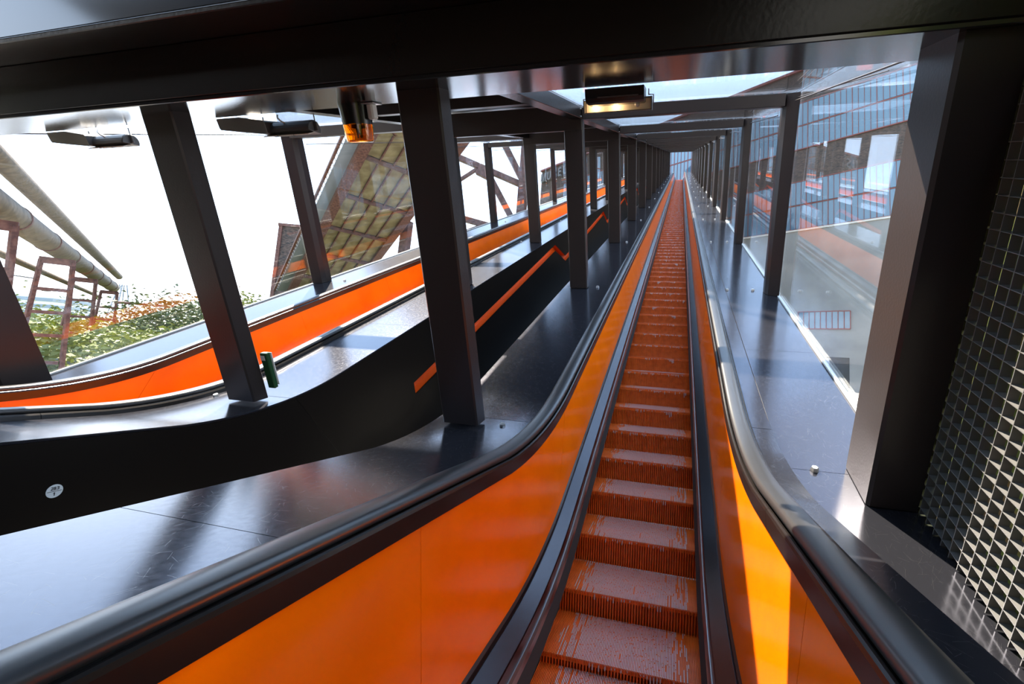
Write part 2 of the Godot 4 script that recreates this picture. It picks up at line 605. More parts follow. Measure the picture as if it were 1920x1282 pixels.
# ------------------------------------------------------------------ the escalators
func make_escalator(cx: float, gs: int, label: String) -> Node3D:
	var t := thing("escalator", label, "escalator", "", Transform3D.IDENTITY, L(cx, -1.72, 0))
	var send := s_of(WEND)
	add_steps(t, cx)
	for side in [-1, 1]:
		# moving handrail and the black guide under it
		var hr := []
		for q in [[0.613, -0.030], [0.612, -0.014], [0.619, -0.004], [0.634, 0.001], [0.665, 0.003], [0.696, 0.001], [0.711, -0.004], [0.718, -0.014], [0.717, -0.030], [0.704, -0.037], [0.626, -0.037]]:
			hr.append([q[0], RC(q[1])])
		strip("handrail", cx, side, hr, -4.0, send, M.rubber, t, true)
		var gd := []
		for q in [[0.592, -0.108], [0.589, -0.044], [0.593, -0.034], [0.600, -0.031], [0.609, -0.033], [0.612, -0.050], [0.722, -0.050], [0.724, -0.036], [0.732, -0.034], [0.744, -0.044], [0.751, -0.066], [0.751, -0.108]]:
			gd.append([q[0], RC(q[1])])
		var cuts := [-4.0, -0.86 if side < 0 else -1.02, 2.0]
		while cuts[-1] < send - 6.0:
			cuts.append(cuts[-1] + 3.92)
		cuts.append(send)
		for k in cuts.size() - 1:
			strip("handrail_guide", cx, side, gd, cuts[k] + 0.0015, cuts[k + 1] - 0.0015, M.guide_black, t)
		# orange balustrade panels with open joints
		var seams := [-4.0, -1.55, 0.70, s_of(4.86)]
		while seams[-1] < send - 2.0:
			seams.append(seams[-1] + 1.96)
		seams.append(send)
		var op := [[0.604, RC(-0.100)], [0.530, OB(0.0)], [0.546, OB(0.0)], [0.620, RC(-0.100)]]
		for k in seams.size() - 1:
			strip("balustrade_panel", cx, side, op, seams[k] + 0.0018, seams[k + 1] - 0.0018, M.orange, t)
		strip("base_trim", cx, side, [[0.531, OB(0.006)], [0.519, OB(-0.004)], [0.517, OB(-0.036)], [0.545, OB(-0.036)], [0.545, OB(0.006)]], -4.0, send, M.guide_black, t)
		var idk := [[0.545, OB(-0.034)], [0.516, OB(-0.034)], [0.442, IB(0.0)], [0.438, IB(-0.008)], [0.437, IB(-0.075)], [0.452, IB(-0.075)], [0.545, OB(-0.060)]]
		var ic := [-4.0, -0.35, s_of(5.55)]
		while ic[-1] < send - 4.0:
			ic.append(ic[-1] + 3.92)
		ic.append(send)
		for k in ic.size() - 1:
			strip("inner_deck", cx, side, idk, ic[k] + 0.0012, ic[k + 1] - 0.0012, M.inner_deck, t)
		strip("skirt_rail", cx, side, [[0.445, IB(-0.077)], [0.433, IB(-0.077)], [0.423, IB(-0.090)], [0.421, IB(-0.130)], [0.430, IB(-0.142)], [0.445, IB(-0.142)]], -4.0, send, M.skirt_steel, t)
		strip("skirt_brush", cx, side, [[0.461, IB(-0.144)], [0.424, IB(-0.148)], [0.403, IB(-0.222)], [0.405, IB(-0.229)], [0.461, IB(-0.176)]], -4.0, send, M.brush, t)
		strip("skirt_panel", cx, side, [[0.475, IB(-0.144)], [0.462, IB(-0.144)], [0.462, IB(-0.52)], [0.475, IB(-0.52)]], -4.0, send, M.skirt_dark, t)
		if side == gs:
			# wide deck that follows the handrail, plate by plate
			var dc := [-4.0, -1.9, 0.47, s_of(4.47)]
			while dc[-1] < send - 2.0:
				dc.append(dc[-1] + 1.915)
			dc.append(send)
			var sec := [[0.752, RC(-0.068)], [1.440, RC(-0.068)], [1.444, RC(-0.072)], [1.444, RC(-0.082)], [0.752, RC(-0.082)]]
			for k in dc.size() - 1:
				strip("deck_plate", cx, side, sec, dc[k] + 0.0016, dc[k + 1] - 0.0016, M.deck, t)
		else:
			var dc2 := [-4.0, 0.62, s_of(8.30)]
			while dc2[-1] < send - 4.0:
				dc2.append(dc2[-1] + 3.83)
			dc2.append(send)
			for k in dc2.size() - 1:
				strip("deck_strip", cx, side, [[0.752, RC(-0.068)], [0.877, RC(-0.068)], [0.880, RC(-0.071)], [0.880, RC(-0.080)], [0.752, RC(-0.080)]], dc2[k] + 0.0016, dc2[k + 1] - 0.0016, M.deck, t)
			strip("fascia", cx, side, [[0.866, RC(-0.082)], [0.878, RC(-0.082)], [0.878, SC(-1.86)], [0.866, SC(-1.86)]], -4.0, 0.62, M.panel_black, t)
			var wc := [0.3, 2.50, 4.30]
			while wc[-1] < WEND - 2.0:
				wc.append(wc[-1] + 1.915)
			wc.append(WEND)
			for k in wc.size() - 1:
				strip("deck_plate", cx, side, [[0.884, SC(-1.806)], [1.528, SC(-1.806)], [1.528, SC(-1.820)], [0.884, SC(-1.820)]], s_of(wc[k] + 0.0016), s_of(wc[k + 1] - 0.0016), M.deck, t)
	# little anti-slide studs on the decks
	var sm := MB.new()
	var rings := []
	for q in [[0.024, 0.0], [0.024, 0.010], [0.018, 0.026]]:
		var ring := PackedVector3Array()
		for k in 6:
			ring.append(Vector3(q[0] * cos(TAU * k / 6), q[1], q[0] * sin(TAU * k / 6)))
		rings.append(ring)
	sm.loft(rings, true, true)
	var stud := sm.mesh()
	for k in 15:
		var w := 2.52 + k * BAY
		var u := -1.803 if k > 0 else -1.742
		if gs < 0:
			inst("stud", stud, M.aluminium, t, Transform3D(FR.basis, I(cx - 0.93, u, w) - org[t]))
			if k > 0:
				inst("stud", stud, M.aluminium, t, Transform3D(FR.basis, I(cx + 0.90, -1.805, w + 0.03) - org[t]))
				inst("stud", stud, M.aluminium, t, Transform3D(FR.basis, I(cx + 1.24, -1.805, w + 0.05) - org[t]))
			else:
				inst("stud", stud, M.aluminium, t, Transform3D(FR.basis, I(cx + 1.05, -1.805, w - 0.02) - org[t]))
		else:
			inst("stud", stud, M.aluminium, t, Transform3D(FR.basis, I(cx + 0.80, u, w) - org[t]))
			if k > 0:
				inst("stud", stud, M.aluminium, t, Transform3D(FR.basis, I(cx - 1.10, -1.805, w + 0.03) - org[t]))
	return t

func zig_top() -> Array:          # (w, u) along the groove in the side wall
	var z := [Vector2(4.27, -2.464), Vector2(10.91, -2.0)]
	var w := 10.91
	while w < WEND - 9.0:
		z.append(Vector2(w + 0.99, -2.48))
		z.append(Vector2(w + 7.62, -2.0))
		w += 7.62
	z.append(Vector2(w + 0.99, -2.48))
	return z

func make_side_walls(e1: Node3D, e2: Node3D) -> void:
	# near escalator: plain black side towards the stair well
	strip("side_panel", CX1, -1, [[1.430, RC(-0.084)], [1.441, RC(-0.084)], [1.441, FC(0)], [1.430, FC(0)]], -4.0, s_of(WEND), M.panel_black, e1)
	# far escalator: black side with the zigzag groove
	var x := -3.046
	var front := [-4.0, -1.62, 0.5, s_of(4.27)]
	for k in 3:
		strip("side_panel", CX2, 1, [[1.430, RC(-0.084)], [1.444, RC(-0.084)], [1.444, FC(0)], [1.430, FC(0)]], front[k] + 0.001, front[k + 1] - (0.001 if k < 2 else 0.0), M.panel_black, e2)
	var z := zig_top()
	var gb := MB.new()
	for i in z.size() - 1:
		var a: Vector2 = z[i]
		var b: Vector2 = z[i + 1]
		var d := Vector2(0, -0.15)
		var top := PackedVector3Array([I(x, -1.819, a.x), I(x, -1.819, b.x), I(x, b.y, b.x), I(x, a.y, a.x)])
		var low := PackedVector3Array([I(x, a.y - 0.15, a.x), I(x, b.y - 0.15, b.x), I(x, -3.36, b.x), I(x, -3.36, a.x)])
		var m1 := MB.new()
		m1.prism(top, Vector3(-0.012, 0, 0))
		part("side_panel", m1, M.panel_black, e2)
		var m2 := MB.new()
		m2.prism(low, Vector3(-0.012, 0, 0))
		part("side_panel", m2, M.panel_black, e2)
		var dx := -0.11
		gb.quad(I(x + dx, a.y + d.y, a.x), I(x + dx, b.y + d.y, b.x), I(x + dx, b.y, b.x), I(x + dx, a.y, a.x))
		gb.quad(I(x - 0.001, a.y + d.y, a.x), I(x - 0.001, b.y + d.y, b.x), I(x + dx, b.y + d.y, b.x), I(x + dx, a.y + d.y, a.x))
		gb.quad(I(x + dx, a.y, a.x), I(x + dx, b.y, b.x), I(x - 0.001, b.y, b.x), I(x - 0.001, a.y, a.x))
	gb.quad(I(x, z[0].y, z[0].x), I(x, z[0].y - 0.15, z[0].x), I(x - 0.11, z[0].y - 0.15, z[0].x), I(x - 0.11, z[0].y, z[0].x))
	part("zigzag_groove", gb, M.groove_orange, e2, "orange zigzag groove let into the black side wall")
	# numbered disc on the black wall
	var c := L(x + 0.002, -0.86, 1.71)
	var dm := MB.new()
	var r1 := PackedVector3Array()
	var r2 := PackedVector3Array()
	for k in 28:
		var o := Vector3(0, sin(TAU * k / 28) * 0.033, cos(TAU * k / 28) * 0.033)
		r1.append(c + o)
		r2.append(c + o + Vector3(0.002, 0, 0))
	dm.loft([r1, r2], true, true)
	var disc := part("number_disc", dm, M.white, e2, "small white disc with the number 283")
	var lm := MB.new()
	lm.box(c + Vector3(0.002, -0.0015, -0.028), c + Vector3(0.0032, 0.0005, 0.028))
	part("rule", lm, M.ink, disc)
	for q in [["283", 0.013, 0.0], ["1", -0.015, 0.0]]:
		var tm := TextMesh.new()
		tm.text = q[0]
		tm.font = sans()
		tm.font_size = 16
		tm.pixel_size = 0.0013
		tm.depth = 0.001
		inst("numeral", tm, M.ink, disc, Transform3D(Basis(Vector3.UP, PI / 2), c + Vector3(0.0028, q[1], q[2]) - org[e2]))

func sans() -> SystemFont:
	var f := SystemFont.new()
	f.font_names = PackedStringArray(["Droid Sans"])
	f.font_weight = 700
	return f

# ------------------------------------------------------------------ steel portal frames
const ORD := ["first", "second", "third", "fourth", "fifth", "sixth", "seventh", "eighth", "ninth", "tenth", "eleventh", "twelfth", "thirteenth", "fourteenth", "fifteenth", "sixteenth"]
func fbox(called: String, t: Node3D, x0: float, x1: float, u0: float, u1: float, w0: float, w1: float, b := 0.008, m: Material = null) -> MeshInstance3D:
	var mb := MB.new()
	mb.box(Vector3(x0, u0, -w1), Vector3(x1, u1, -w0), b)
	return part(called, mb, m if m else M.frame_black, t)

func make_frames() -> void:
	for k in FRAMES:
		var w := 2.43 + k * BAY
		var lab: String = "black steel portal frame over both escalators, %s up from the landing" % ORD[k]
		if k == 0:
			lab = "wide black portal frame with deep beam carrying the floodlights at the landing"
		var t := thing("portal_frame", lab, "frame", "portal frames over the escalators", FR, Vector3(0, -1.81, -w))
		var base := -1.803 if k > 0 else -1.745
		var top := 0.41 if k == 0 else 0.52
		# posts of the inner rows
		for x0 in [-1.552, -3.446]:
			var x1: float = x0 + 0.26
			if k > 0:
				fbox("post", t, x0, x1, base, top, w, w + 0.13, 0.012)
				continue
			var pm := MB.new()
			var b := 0.01
			var rings := []
			for q in [[-1.692, -1.722], [top, top]]:
				var ring := PackedVector3Array()
				for c in [[x0, b], [x0 + b, 0], [x1 - b, 0], [x1, b], [x1, 0.13 - b], [x1 - b, 0.13], [x0 + b, 0.13], [x0, 0.13 - b]]:
					ring.append(Vector3(c[0], lerpf(q[0], q[1], c[1] / 0.13), -(w + c[1])))
				rings.append(ring)
			pm.loft(rings, true, true)
			part("post", pm, M.frame_black, t)
		if k == 0:
			# deep front beam: soffit plate, face and the ledge above it
			fbox("beam_soffit", t, -6.6, 1.30, 0.410, 0.432, 2.19, 2.86, 0.004, M.soffit)
			fbox("beam", t, -6.6, 1.34, 0.4325, 0.6995, 2.19, 2.86, 0.005, M.beam_black)
			fbox("beam_ledge", t, -6.6, 1.34, 0.700, 0.722, 1.87, 2.85, 0.004, M.beam_black)
			# outer posts
			for s in [1, -1]:
				var mid := CX1 if s > 0 else CX2
				var rings := []
				for q in [[-1.80, 0.016, 0.016], [0.41, 0.016, 0.016]]:
					var xl: float = mid + s * 1.235
					var xr: float = mid + s * 1.47
					var ring := PackedVector3Array([Vector3(xl, q[0], -2.56), Vector3(xl, q[0], -(2.24 + q[1])), Vector3(xl + s * q[2], q[0], -2.24), Vector3(xr, q[0], -2.24), Vector3(xr, q[0], -2.56)])
					rings.append(ring)
				var mb := MB.new()
				mb.loft(rings, true, true)
				part("post", mb, M.frame_black, t)
			# bolt in the beam's corner
			var bm := MB.new()
			bm.tube([Vector3(1.16, 0.565, -2.17), Vector3(1.16, 0.565, -2.205)], 0.018, 6)
			bm.tube([Vector3(1.155, 0.57, -2.12), Vector3(1.155, 0.57, -2.19)], 0.010, 10)
			part("bolt", bm, M.bolt, t)
		else:
			for s in [1, -1]:
				var mid := CX1 if s > 0 else CX2
				var pl := PackedVector3Array([Vector3(mid + s * 1.37, 0, -(w + 0.13)), Vector3(mid + s * 1.37, 0, -(w + 0.02)), Vector3(mid + s * 1.40, 0, -(w - 0.06)), Vector3(mid + s * 1.525, 0, -(w - 0.13)), Vector3(mid + s * 1.525, 0, -(w + 0.13))])
				var rings := []
				for u in [-1.803, 0.655]:
					var ring := PackedVector3Array()
					for p in pl:
						ring.append(Vector3(p.x, u, p.z))
					rings.append(ring)
				var mb := MB.new()
				mb.loft(rings, true, true)
				part("post", mb, M.frame_black, t)
				fbox("beam", t, minf(mid + s * 1.37, mid - s * 1.05), maxf(mid + s * 1.37, mid - s * 1.05), 0.512, 0.655, w - 0.13, w + 0.10, 0.006)
			fbox("beam", t, -3.44, -1.30, 0.392, 0.70, w - 0.02, w + 0.13, 0.006)

func make_long_beams() -> void:
	for q in [[-1.43, -1.275, "black longitudinal roof beam along the near escalator's glass roof"], [-3.435, -3.28, "black longitudinal roof beam along the far escalator's glass roof"]]:
		var t := thing("roof_beam", q[2], "beam", "longitudinal roof beams", FR, Vector3(q[0], 0.52, -2.86))
		fbox("beam", t, q[0], q[1], 0.524, 0.663, 2.87, WEND, 0.004, M.beam_black)
		for k in range(1, 12):
			var mb := MB.new()
			for du in [0.545, 0.635]:
				var w := 2.43 + k * BAY - 0.17
				var s := 1.0 if q[0] > -2 else -1.0
				var x: float = q[1] if s > 0 else q[0]
				mb.tube([Vector3(x, du, -w), Vector3(x + s * 0.008, du, -w)], 0.009, 8)
			part("bolt", mb, M.aluminium, t)
	var c := setting("ceiling", "black closed ceiling between the two glass roofs", FR, Vector3(-2.35, 0.72, -2.9))
	fbox("ceiling_board", c, -3.28, -1.43, 0.722, 0.76, 2.87, WEND, 0.0, M.panel_black)
	for k in FRAMES - 1:
		fbox("cross_rib", c, -3.28, -1.43, 0.555, 0.72, 2.43 + (k + 0.56) * BAY, 2.43 + (k + 0.60) * BAY, 0.004)

# ------------------------------------------------------------------ glass
func make_glass() -> void:
	var walls := [
		["window_1", "clear glass wall of the near escalator's tube, facing the brick hall", CX1 + 1.535],
		["window_2", "clear glass wall of the far escalator's tube, facing the garden", CX2 - 1.547],
	]
	for q in walls:
		var t := setting(q[0], q[1], FR, Vector3(q[2], -1.80, -2.56))
		for k in FRAMES - 1:
			var w0 := 2.57 if k == 0 else 2.43 + k * BAY - 0.12
			var w1 := 2.43 + (k + 1) * BAY - 0.13
			fbox("pane", t, q[2], q[2] + 0.012, -1.80, 0.668, w0, w1, 0.0, M.glass)
			var s := 1.0 if k >= 0 and q[2] > 0 else -1.0
			var xi: float = q[2] - 0.030 if s > 0 else q[2] + 0.014
			fbox("seal", t, xi, xi + 0.028, -1.806, -1.786, w0, w1 - 0.01, 0.003, M.seal_white)
			# tension rods along the upper corner
			var mb := MB.new()
			var xx: float = q[2] - s * 0.06
			mb.tube([Vector3(xx - s * 0.12, 0.435, -(w0 + 0.3)), Vector3(xx, 0.565, -w1)], 0.007, 6)
			mb.tube([Vector3(xx - s * 0.03, 0.455, -(w0 + 0.9)), Vector3(xx + s * 0.02, 0.60, -w1)], 0.004, 6)
			part("tension_rod", mb, M.frame_black, t)
	for q in [["window_3", "glass roof over the near escalator", -1.28, CX1 + 1.53], ["window_4", "glass roof over the far escalator", CX2 - 1.53, -3.43]]:
		var t := setting(q[0], q[1], FR, Vector3((q[2] + q[3]) / 2, 0.67, -2.9))
		for k in FRAMES - 1:
			var w0 := 2.87 if k == 0 else 2.43 + k * BAY + 0.004
			fbox("pane", t, q[2], q[3], 0.670, 0.682, w0, 2.43 + (k + 1) * BAY, 0.0, M.glass)

# ------------------------------------------------------------------ grating wall at the landing
func make_grating() -> void:
	var t := setting("wall_right", "grey open-grid grating in front of a mossy board beside the landing", FR, Vector3(1.25, -1.81, -1.4))
	var x0 := 1.252
	var x1 := 1.290
	for k in 31:
		var w := 2.296 - k * 0.068
		fbox("grating_bar", t, x0, x1, -1.80, 0.30, w - 0.0017, w + 0.0017, 0.0, M.grating)
	for k in 31:
		var u := -1.764 + k * 0.068
		fbox("grating_bar", t, x0 + 0.0005, x1 - 0.0005, u - 0.0017, u + 0.0017, 0.256, 2.296, 0.0, M.grating)
	fbox("backing_board", t, 1.40, 1.43, -2.6, 0.9, -1.0, 2.9, 0.0, M.mossy_board)

func make_landing() -> void:
	var f := setting("floor", "dark floor of the lower landing")
	var mb := MB.new()
	mb.box(L(-6.6, -1.95, -4.5), L(1.5, -1.73, 2.15))
	part("floor_slab", mb, M.panel_black, f)
	var f2 := setting("floor", "black stair well floor between the two escalators", FR, Vector3(-2.35, -3.1, -10))
	fbox("stair_floor", f2, -3.04, -1.67, -3.5, -3.36, 2.2, WEND, 0.0, M.panel_black)
	var c := setting("ceiling", "glossy dark ceiling plate over the landing", FR, Vector3(-2.6, 0.8, -1.0))
	var fm := MB.new()
	fm.prism(PackedVector3Array([Vector3(-6.6, 0.7235, -1.86), Vector3(-1.22, 0.7235, -1.86), Vector3(-1.22, 1.9, -2.22), Vector3(-6.6, 1.9, -2.22)]), Vector3(0, 0, -0.02))
	part("ceiling_fascia", fm, M.soffit, c)
	fbox("ceiling_beam", c, -1.21, 1.5, 0.7235, 1.9, 1.80, 1.90, 0.004, M.beam_black)
	var m2 := MB.new()
	m2.box(L(-6.6, 1.30, -4.5), L(1.5, 1.42, 0.62))
	part("ceiling_slab", m2, M.panel_black, c)
	var b := setting("wall_back", "dark wall behind the lower landing")
	var m3 := MB.new()
	m3.box(L(-6.6, -1.73, -4.7), L(1.5, 1.30, -4.5))
	part("wall_panel", m3, M.panel_black, b)
	var wl := setting("wall_left", "dark side wall of the lower landing beside the far escalator")
	var m4 := MB.new()
	m4.box(L(-6.8, -1.73, -4.5), L(-6.6, 1.42, 0.9))
	part("wall_panel", m4, M.panel_black, wl)

# ------------------------------------------------------------------ lamps
func make_floodlight(x: float, lit: bool, label: String) -> void:
	# x: middle of the lamp bar; hung from the far edge of the front beam
	var t := thing("floodlight", label, "lamp", "floodlights under the front beam", FR, Vector3(x, 0.41, -2.9))
	var gx := x if lit else x - 0.32
	var mb := MB.new()
	if lit:
		# gear box with rounded underside in front of the lamp bar
		var rings := []
		for xx in [-0.175, -0.165, 0.165, 0.175]:
			var k := 0.92 if absf(xx) > 0.17 else 1.0
			var ring := PackedVector3Array()
			for q in [[0.405, 2.88], [0.352, 2.885], [0.330, 2.905], [0.322, 2.94], [0.322, 3.03], [0.405, 3.05]]:
				ring.append(Vector3(gx + xx, 0.405 - (0.405 - q[0]) * k, -q[1]))
			rings.append(ring)
		mb.loft(rings, true, true)
	else:
		var rings := []
		for q in [[-0.23, 0.405, 0.342], [-0.22, 0.408, 0.330], [-0.02, 0.408, 0.305], [0.19, 0.372, 0.282], [0.20, 0.362, 0.290]]:
			rings.append(PackedVector3Array([Vector3(gx + q[0], q[1], -2.90), Vector3(gx + q[0], q[2], -2.91), Vector3(gx + q[0], q[2] - 0.006, -3.06), Vector3(gx + q[0], q[1], -3.10)]))
		mb.loft(rings, true, true)
	part("gear_box", mb, M.lamp_grey if not lit else M.guide_black, t)
	var pl := MB.new()
	if lit:
		pl.box(Vector3(gx - 0.10, 0.352, -2.884), Vector3(gx + 0.14, 0.358, -2.878))
	else:
		pl.box(Vector3(gx - 0.16, 0.346, -2.95), Vector3(gx + 0.02, 0.349, -2.92))
	part("name_plate", pl, M.lamp_grey if lit else M.cable_white, t)
	# lamp bar
	var hw := 0.207 if lit else 0.215
	var cy := 0.322 if lit else 0.300
	var cw := 3.05 if lit else 3.0
	var tr := MB.new()
	var rf := MB.new()
	if lit:
		# shallow box open towards the landing
		tr.box(Vector3(x - hw, cy - 0.036, -(cw + 0.035)), Vector3(x + hw, cy + 0.036, -(cw + 0.022)), 0.003)
		tr.box(Vector3(x - hw, cy + 0.033, -(cw + 0.022)), Vector3(x + hw, cy + 0.037, -(cw - 0.030)))
		tr.box(Vector3(x - hw, cy - 0.037, -(cw + 0.022)), Vector3(x + hw, cy - 0.033, -(cw - 0.020)))
		rf.box(Vector3(x - hw + 0.004, cy - 0.032, -(cw + 0.021)), Vector3(x + hw - 0.004, cy + 0.032, -(cw + 0.016)))
		for sx in [-hw - 0.005, hw]:
			tr.box(Vector3(x + sx, cy - 0.038, -(cw + 0.035)), Vector3(x + sx + 0.005, cy + 0.038, -(cw - 0.03)))
	else:
		var ends := []
		for sx in [-hw, -hw + 0.006, hw - 0.006, hw]:
			var ring := PackedVector3Array()
			var rr := 0.058 if absf(sx) > hw - 0.003 else 0.066
			for k in 13:
				var th := PI * 1.16 * k / 12.0 - 0.22 - PI * 0.08
				ring.append(Vector3(x + sx, cy + rr * sin(th), -(cw + rr * cos(th))))
			ends.append(ring)
		tr.loft(ends, true, true, false)
		rf.box_t(Transform3D(Basis(Vector3.RIGHT, 0.22), Vector3(x, cy - 0.020, -cw)), Vector3(hw * 2 - 0.03, 0.006, 0.116))
		for k in 2:
			tr.box_t(Transform3D(Basis(Vector3.RIGHT, 0.22), Vector3(x - hw / 3 + k * hw * 2 / 3, cy - 0.022, -cw)), Vector3(0.004, 0.010, 0.118))
	part("trough", tr, M.lamp_grey, t)
	part("reflector", rf, M.reflector, t)
	for k in 3:
		var bx := x - 0.142 + k * 0.132
		var bulb := SphereMesh.new()
		bulb.radius = 0.017
		bulb.height = 0.034
		bulb.radial_segments = 16
		bulb.rings = 8
		if lit:
			var on := k < 2
			var at := Vector3(bx, cy - 0.002, -(cw - 0.012))
			inst("bulb", bulb, M.bulb_lit if on else M.worn_metal, t, Transform3D(Basis.IDENTITY, at - org[t]))
			if on:
				var l := OmniLight3D.new()
				l.name = "bulb_light"
				l.light_color = Color(1.0, 0.84, 0.62)
				l.light_energy = 0.010
				l.light_size = 0.016
				l.omni_range = 60.0
				l.omni_attenuation = 2.0
				l.shadow_enabled = true
				l.position = at - org[t]
				t.add_child(l, true)
	# wire hanger and cable
	var hg := MB.new()
	for sx in [-1.0, 1.0]:
		var ex: float = x + sx * (hw + 0.012)
		if lit:
			var ix: float = gx + sx * 0.19
			hg.tube([Vector3(ex, cy, -cw), Vector3(ex, cy + 0.048, -cw), Vector3(ix, cy + 0.050, -cw)], 0.004, 6)
			hg.tube([Vector3(ix, 0.405, -cw), Vector3(ix, cy + 0.046, -cw)], 0.0035, 6)
		else:
			hg.tube([Vector3(ex, 0.41, -cw), Vector3(ex, cy + 0.05, -cw)], 0.004, 6)
			hg.box(Vector3(ex - 0.016, cy - 0.01, -cw - 0.006), Vector3(ex + 0.016, cy + 0.052, -cw + 0.006), 0.003)
	part("hanger", hg, M.lamp_grey, t)
	if not lit:
		var cb := MB.new()
		cb.tube([Vector3(x - 0.06, 0.41, -2.97), Vector3(x - 0.045, 0.39, -2.95), Vector3(x - 0.02, 0.365, -2.95), Vector3(x + 0.0, 0.348, -2.97), Vector3(x + 0.005, 0.338, -2.98)], 0.006, 8)
		part("cable", cb, M.cable_white, t)

func make_beacon() -> void:
	var cx := -2.075
	var cw := 2.76
	var t := thing("warning_beacon", "amber warning beacon with black base under the front beam", "beacon", "", FR, Vector3(cx, 0.41, -cw))
	var lathe := func(prof: Array) -> MB:
		var mb := MB.new()
		var rings := []
		for q in prof:
			var ring := PackedVector3Array()
			for k in 28:
				ring.append(Vector3(cx + q[0] * cos(TAU * k / 28), q[1], -cw + q[0] * sin(TAU * k / 28)))
			rings.append(ring)
		mb.loft(rings, true, true, true)
		return mb
	part("base", lathe.call([[0.100, 0.41], [0.100, 0.400], [0.096, 0.365], [0.092, 0.300], [0.091, 0.285]]), M.guide_black, t)
	part("dome", lathe.call([[0.086, 0.284], [0.090, 0.284], [0.088, 0.230], [0.084, 0.190], [0.078, 0.178], [0.050, 0.174], [0.002, 0.173], [0.002, 0.177], [0.050, 0.178], [0.075, 0.182], [0.080, 0.191], [0.084, 0.230], [0.086, 0.284]]), M.amber, t, "translucent amber dome")
	part("lamp_holder", lathe.call([[0.050, 0.300], [0.046, 0.262], [0.020, 0.258], [0.018, 0.205], [0.004, 0.203]]), M.guide_black, t)
	var mb := MB.new()
	mb.box(Vector3(cx + 0.100, 0.310, -cw - 0.03), Vector3(cx + 0.145, 0.405, -cw + 0.03), 0.01)
	part("junction_box", mb, M.cable_white, t)
	var m2 := MB.new()
	m2.box(Vector3(cx + 0.04, 0.400, -cw - 0.05), Vector3(cx + 0.17, 0.408, -cw + 0.05), 0.002)
	part("mounting_plate", m2, M.aluminium, t)

func make_green_box() -> void:
	var t := thing("emergency_box", "flat dark green box fixed to the post beside the far escalator", "box", "", FR, Vector3(-3.12, -1.62, -2.60))
	fbox("housing", t, -3.174, -3.105, -1.64, -1.335, 2.565, 2.60, 0.006, M.green)
	fbox("front", t, -3.174, -3.097, -1.62, -1.340, 2.602, 2.608, 0.001, M.white)
	fbox("sticker", t, -3.168, -3.130, -1.395, -1.355, 2.562, 2.565, 0.0, M.cable_white)

# ------------------------------------------------------------------ the brick hall
const FD := Vector2(-0.838, 0.546)     # along the facade, in (x, h)
const FN := Vector2(0.546, 0.838)      # into the building
func fac(s: float, y: float, d: float) -> Vector3:
	var p := FD * s + FN * (46.1 + d)
	return L(p.x, y, p.y)

func facade_box(mb: MB, s0: float, s1: float, y0: float, y1: float, d0: float, d1: float) -> void:
	var bx := Vector3(FD.x, 0, -FD.y)
	var bz := Vector3(FN.x, 0, -FN.y)
	mb.box_t(Transform3D(Basis(bx, Vector3.UP, bz), fac((s0 + s1) / 2, (y0 + y1) / 2, (d0 + d1) / 2)), Vector3(s1 - s0, y1 - y0, d1 - d0))

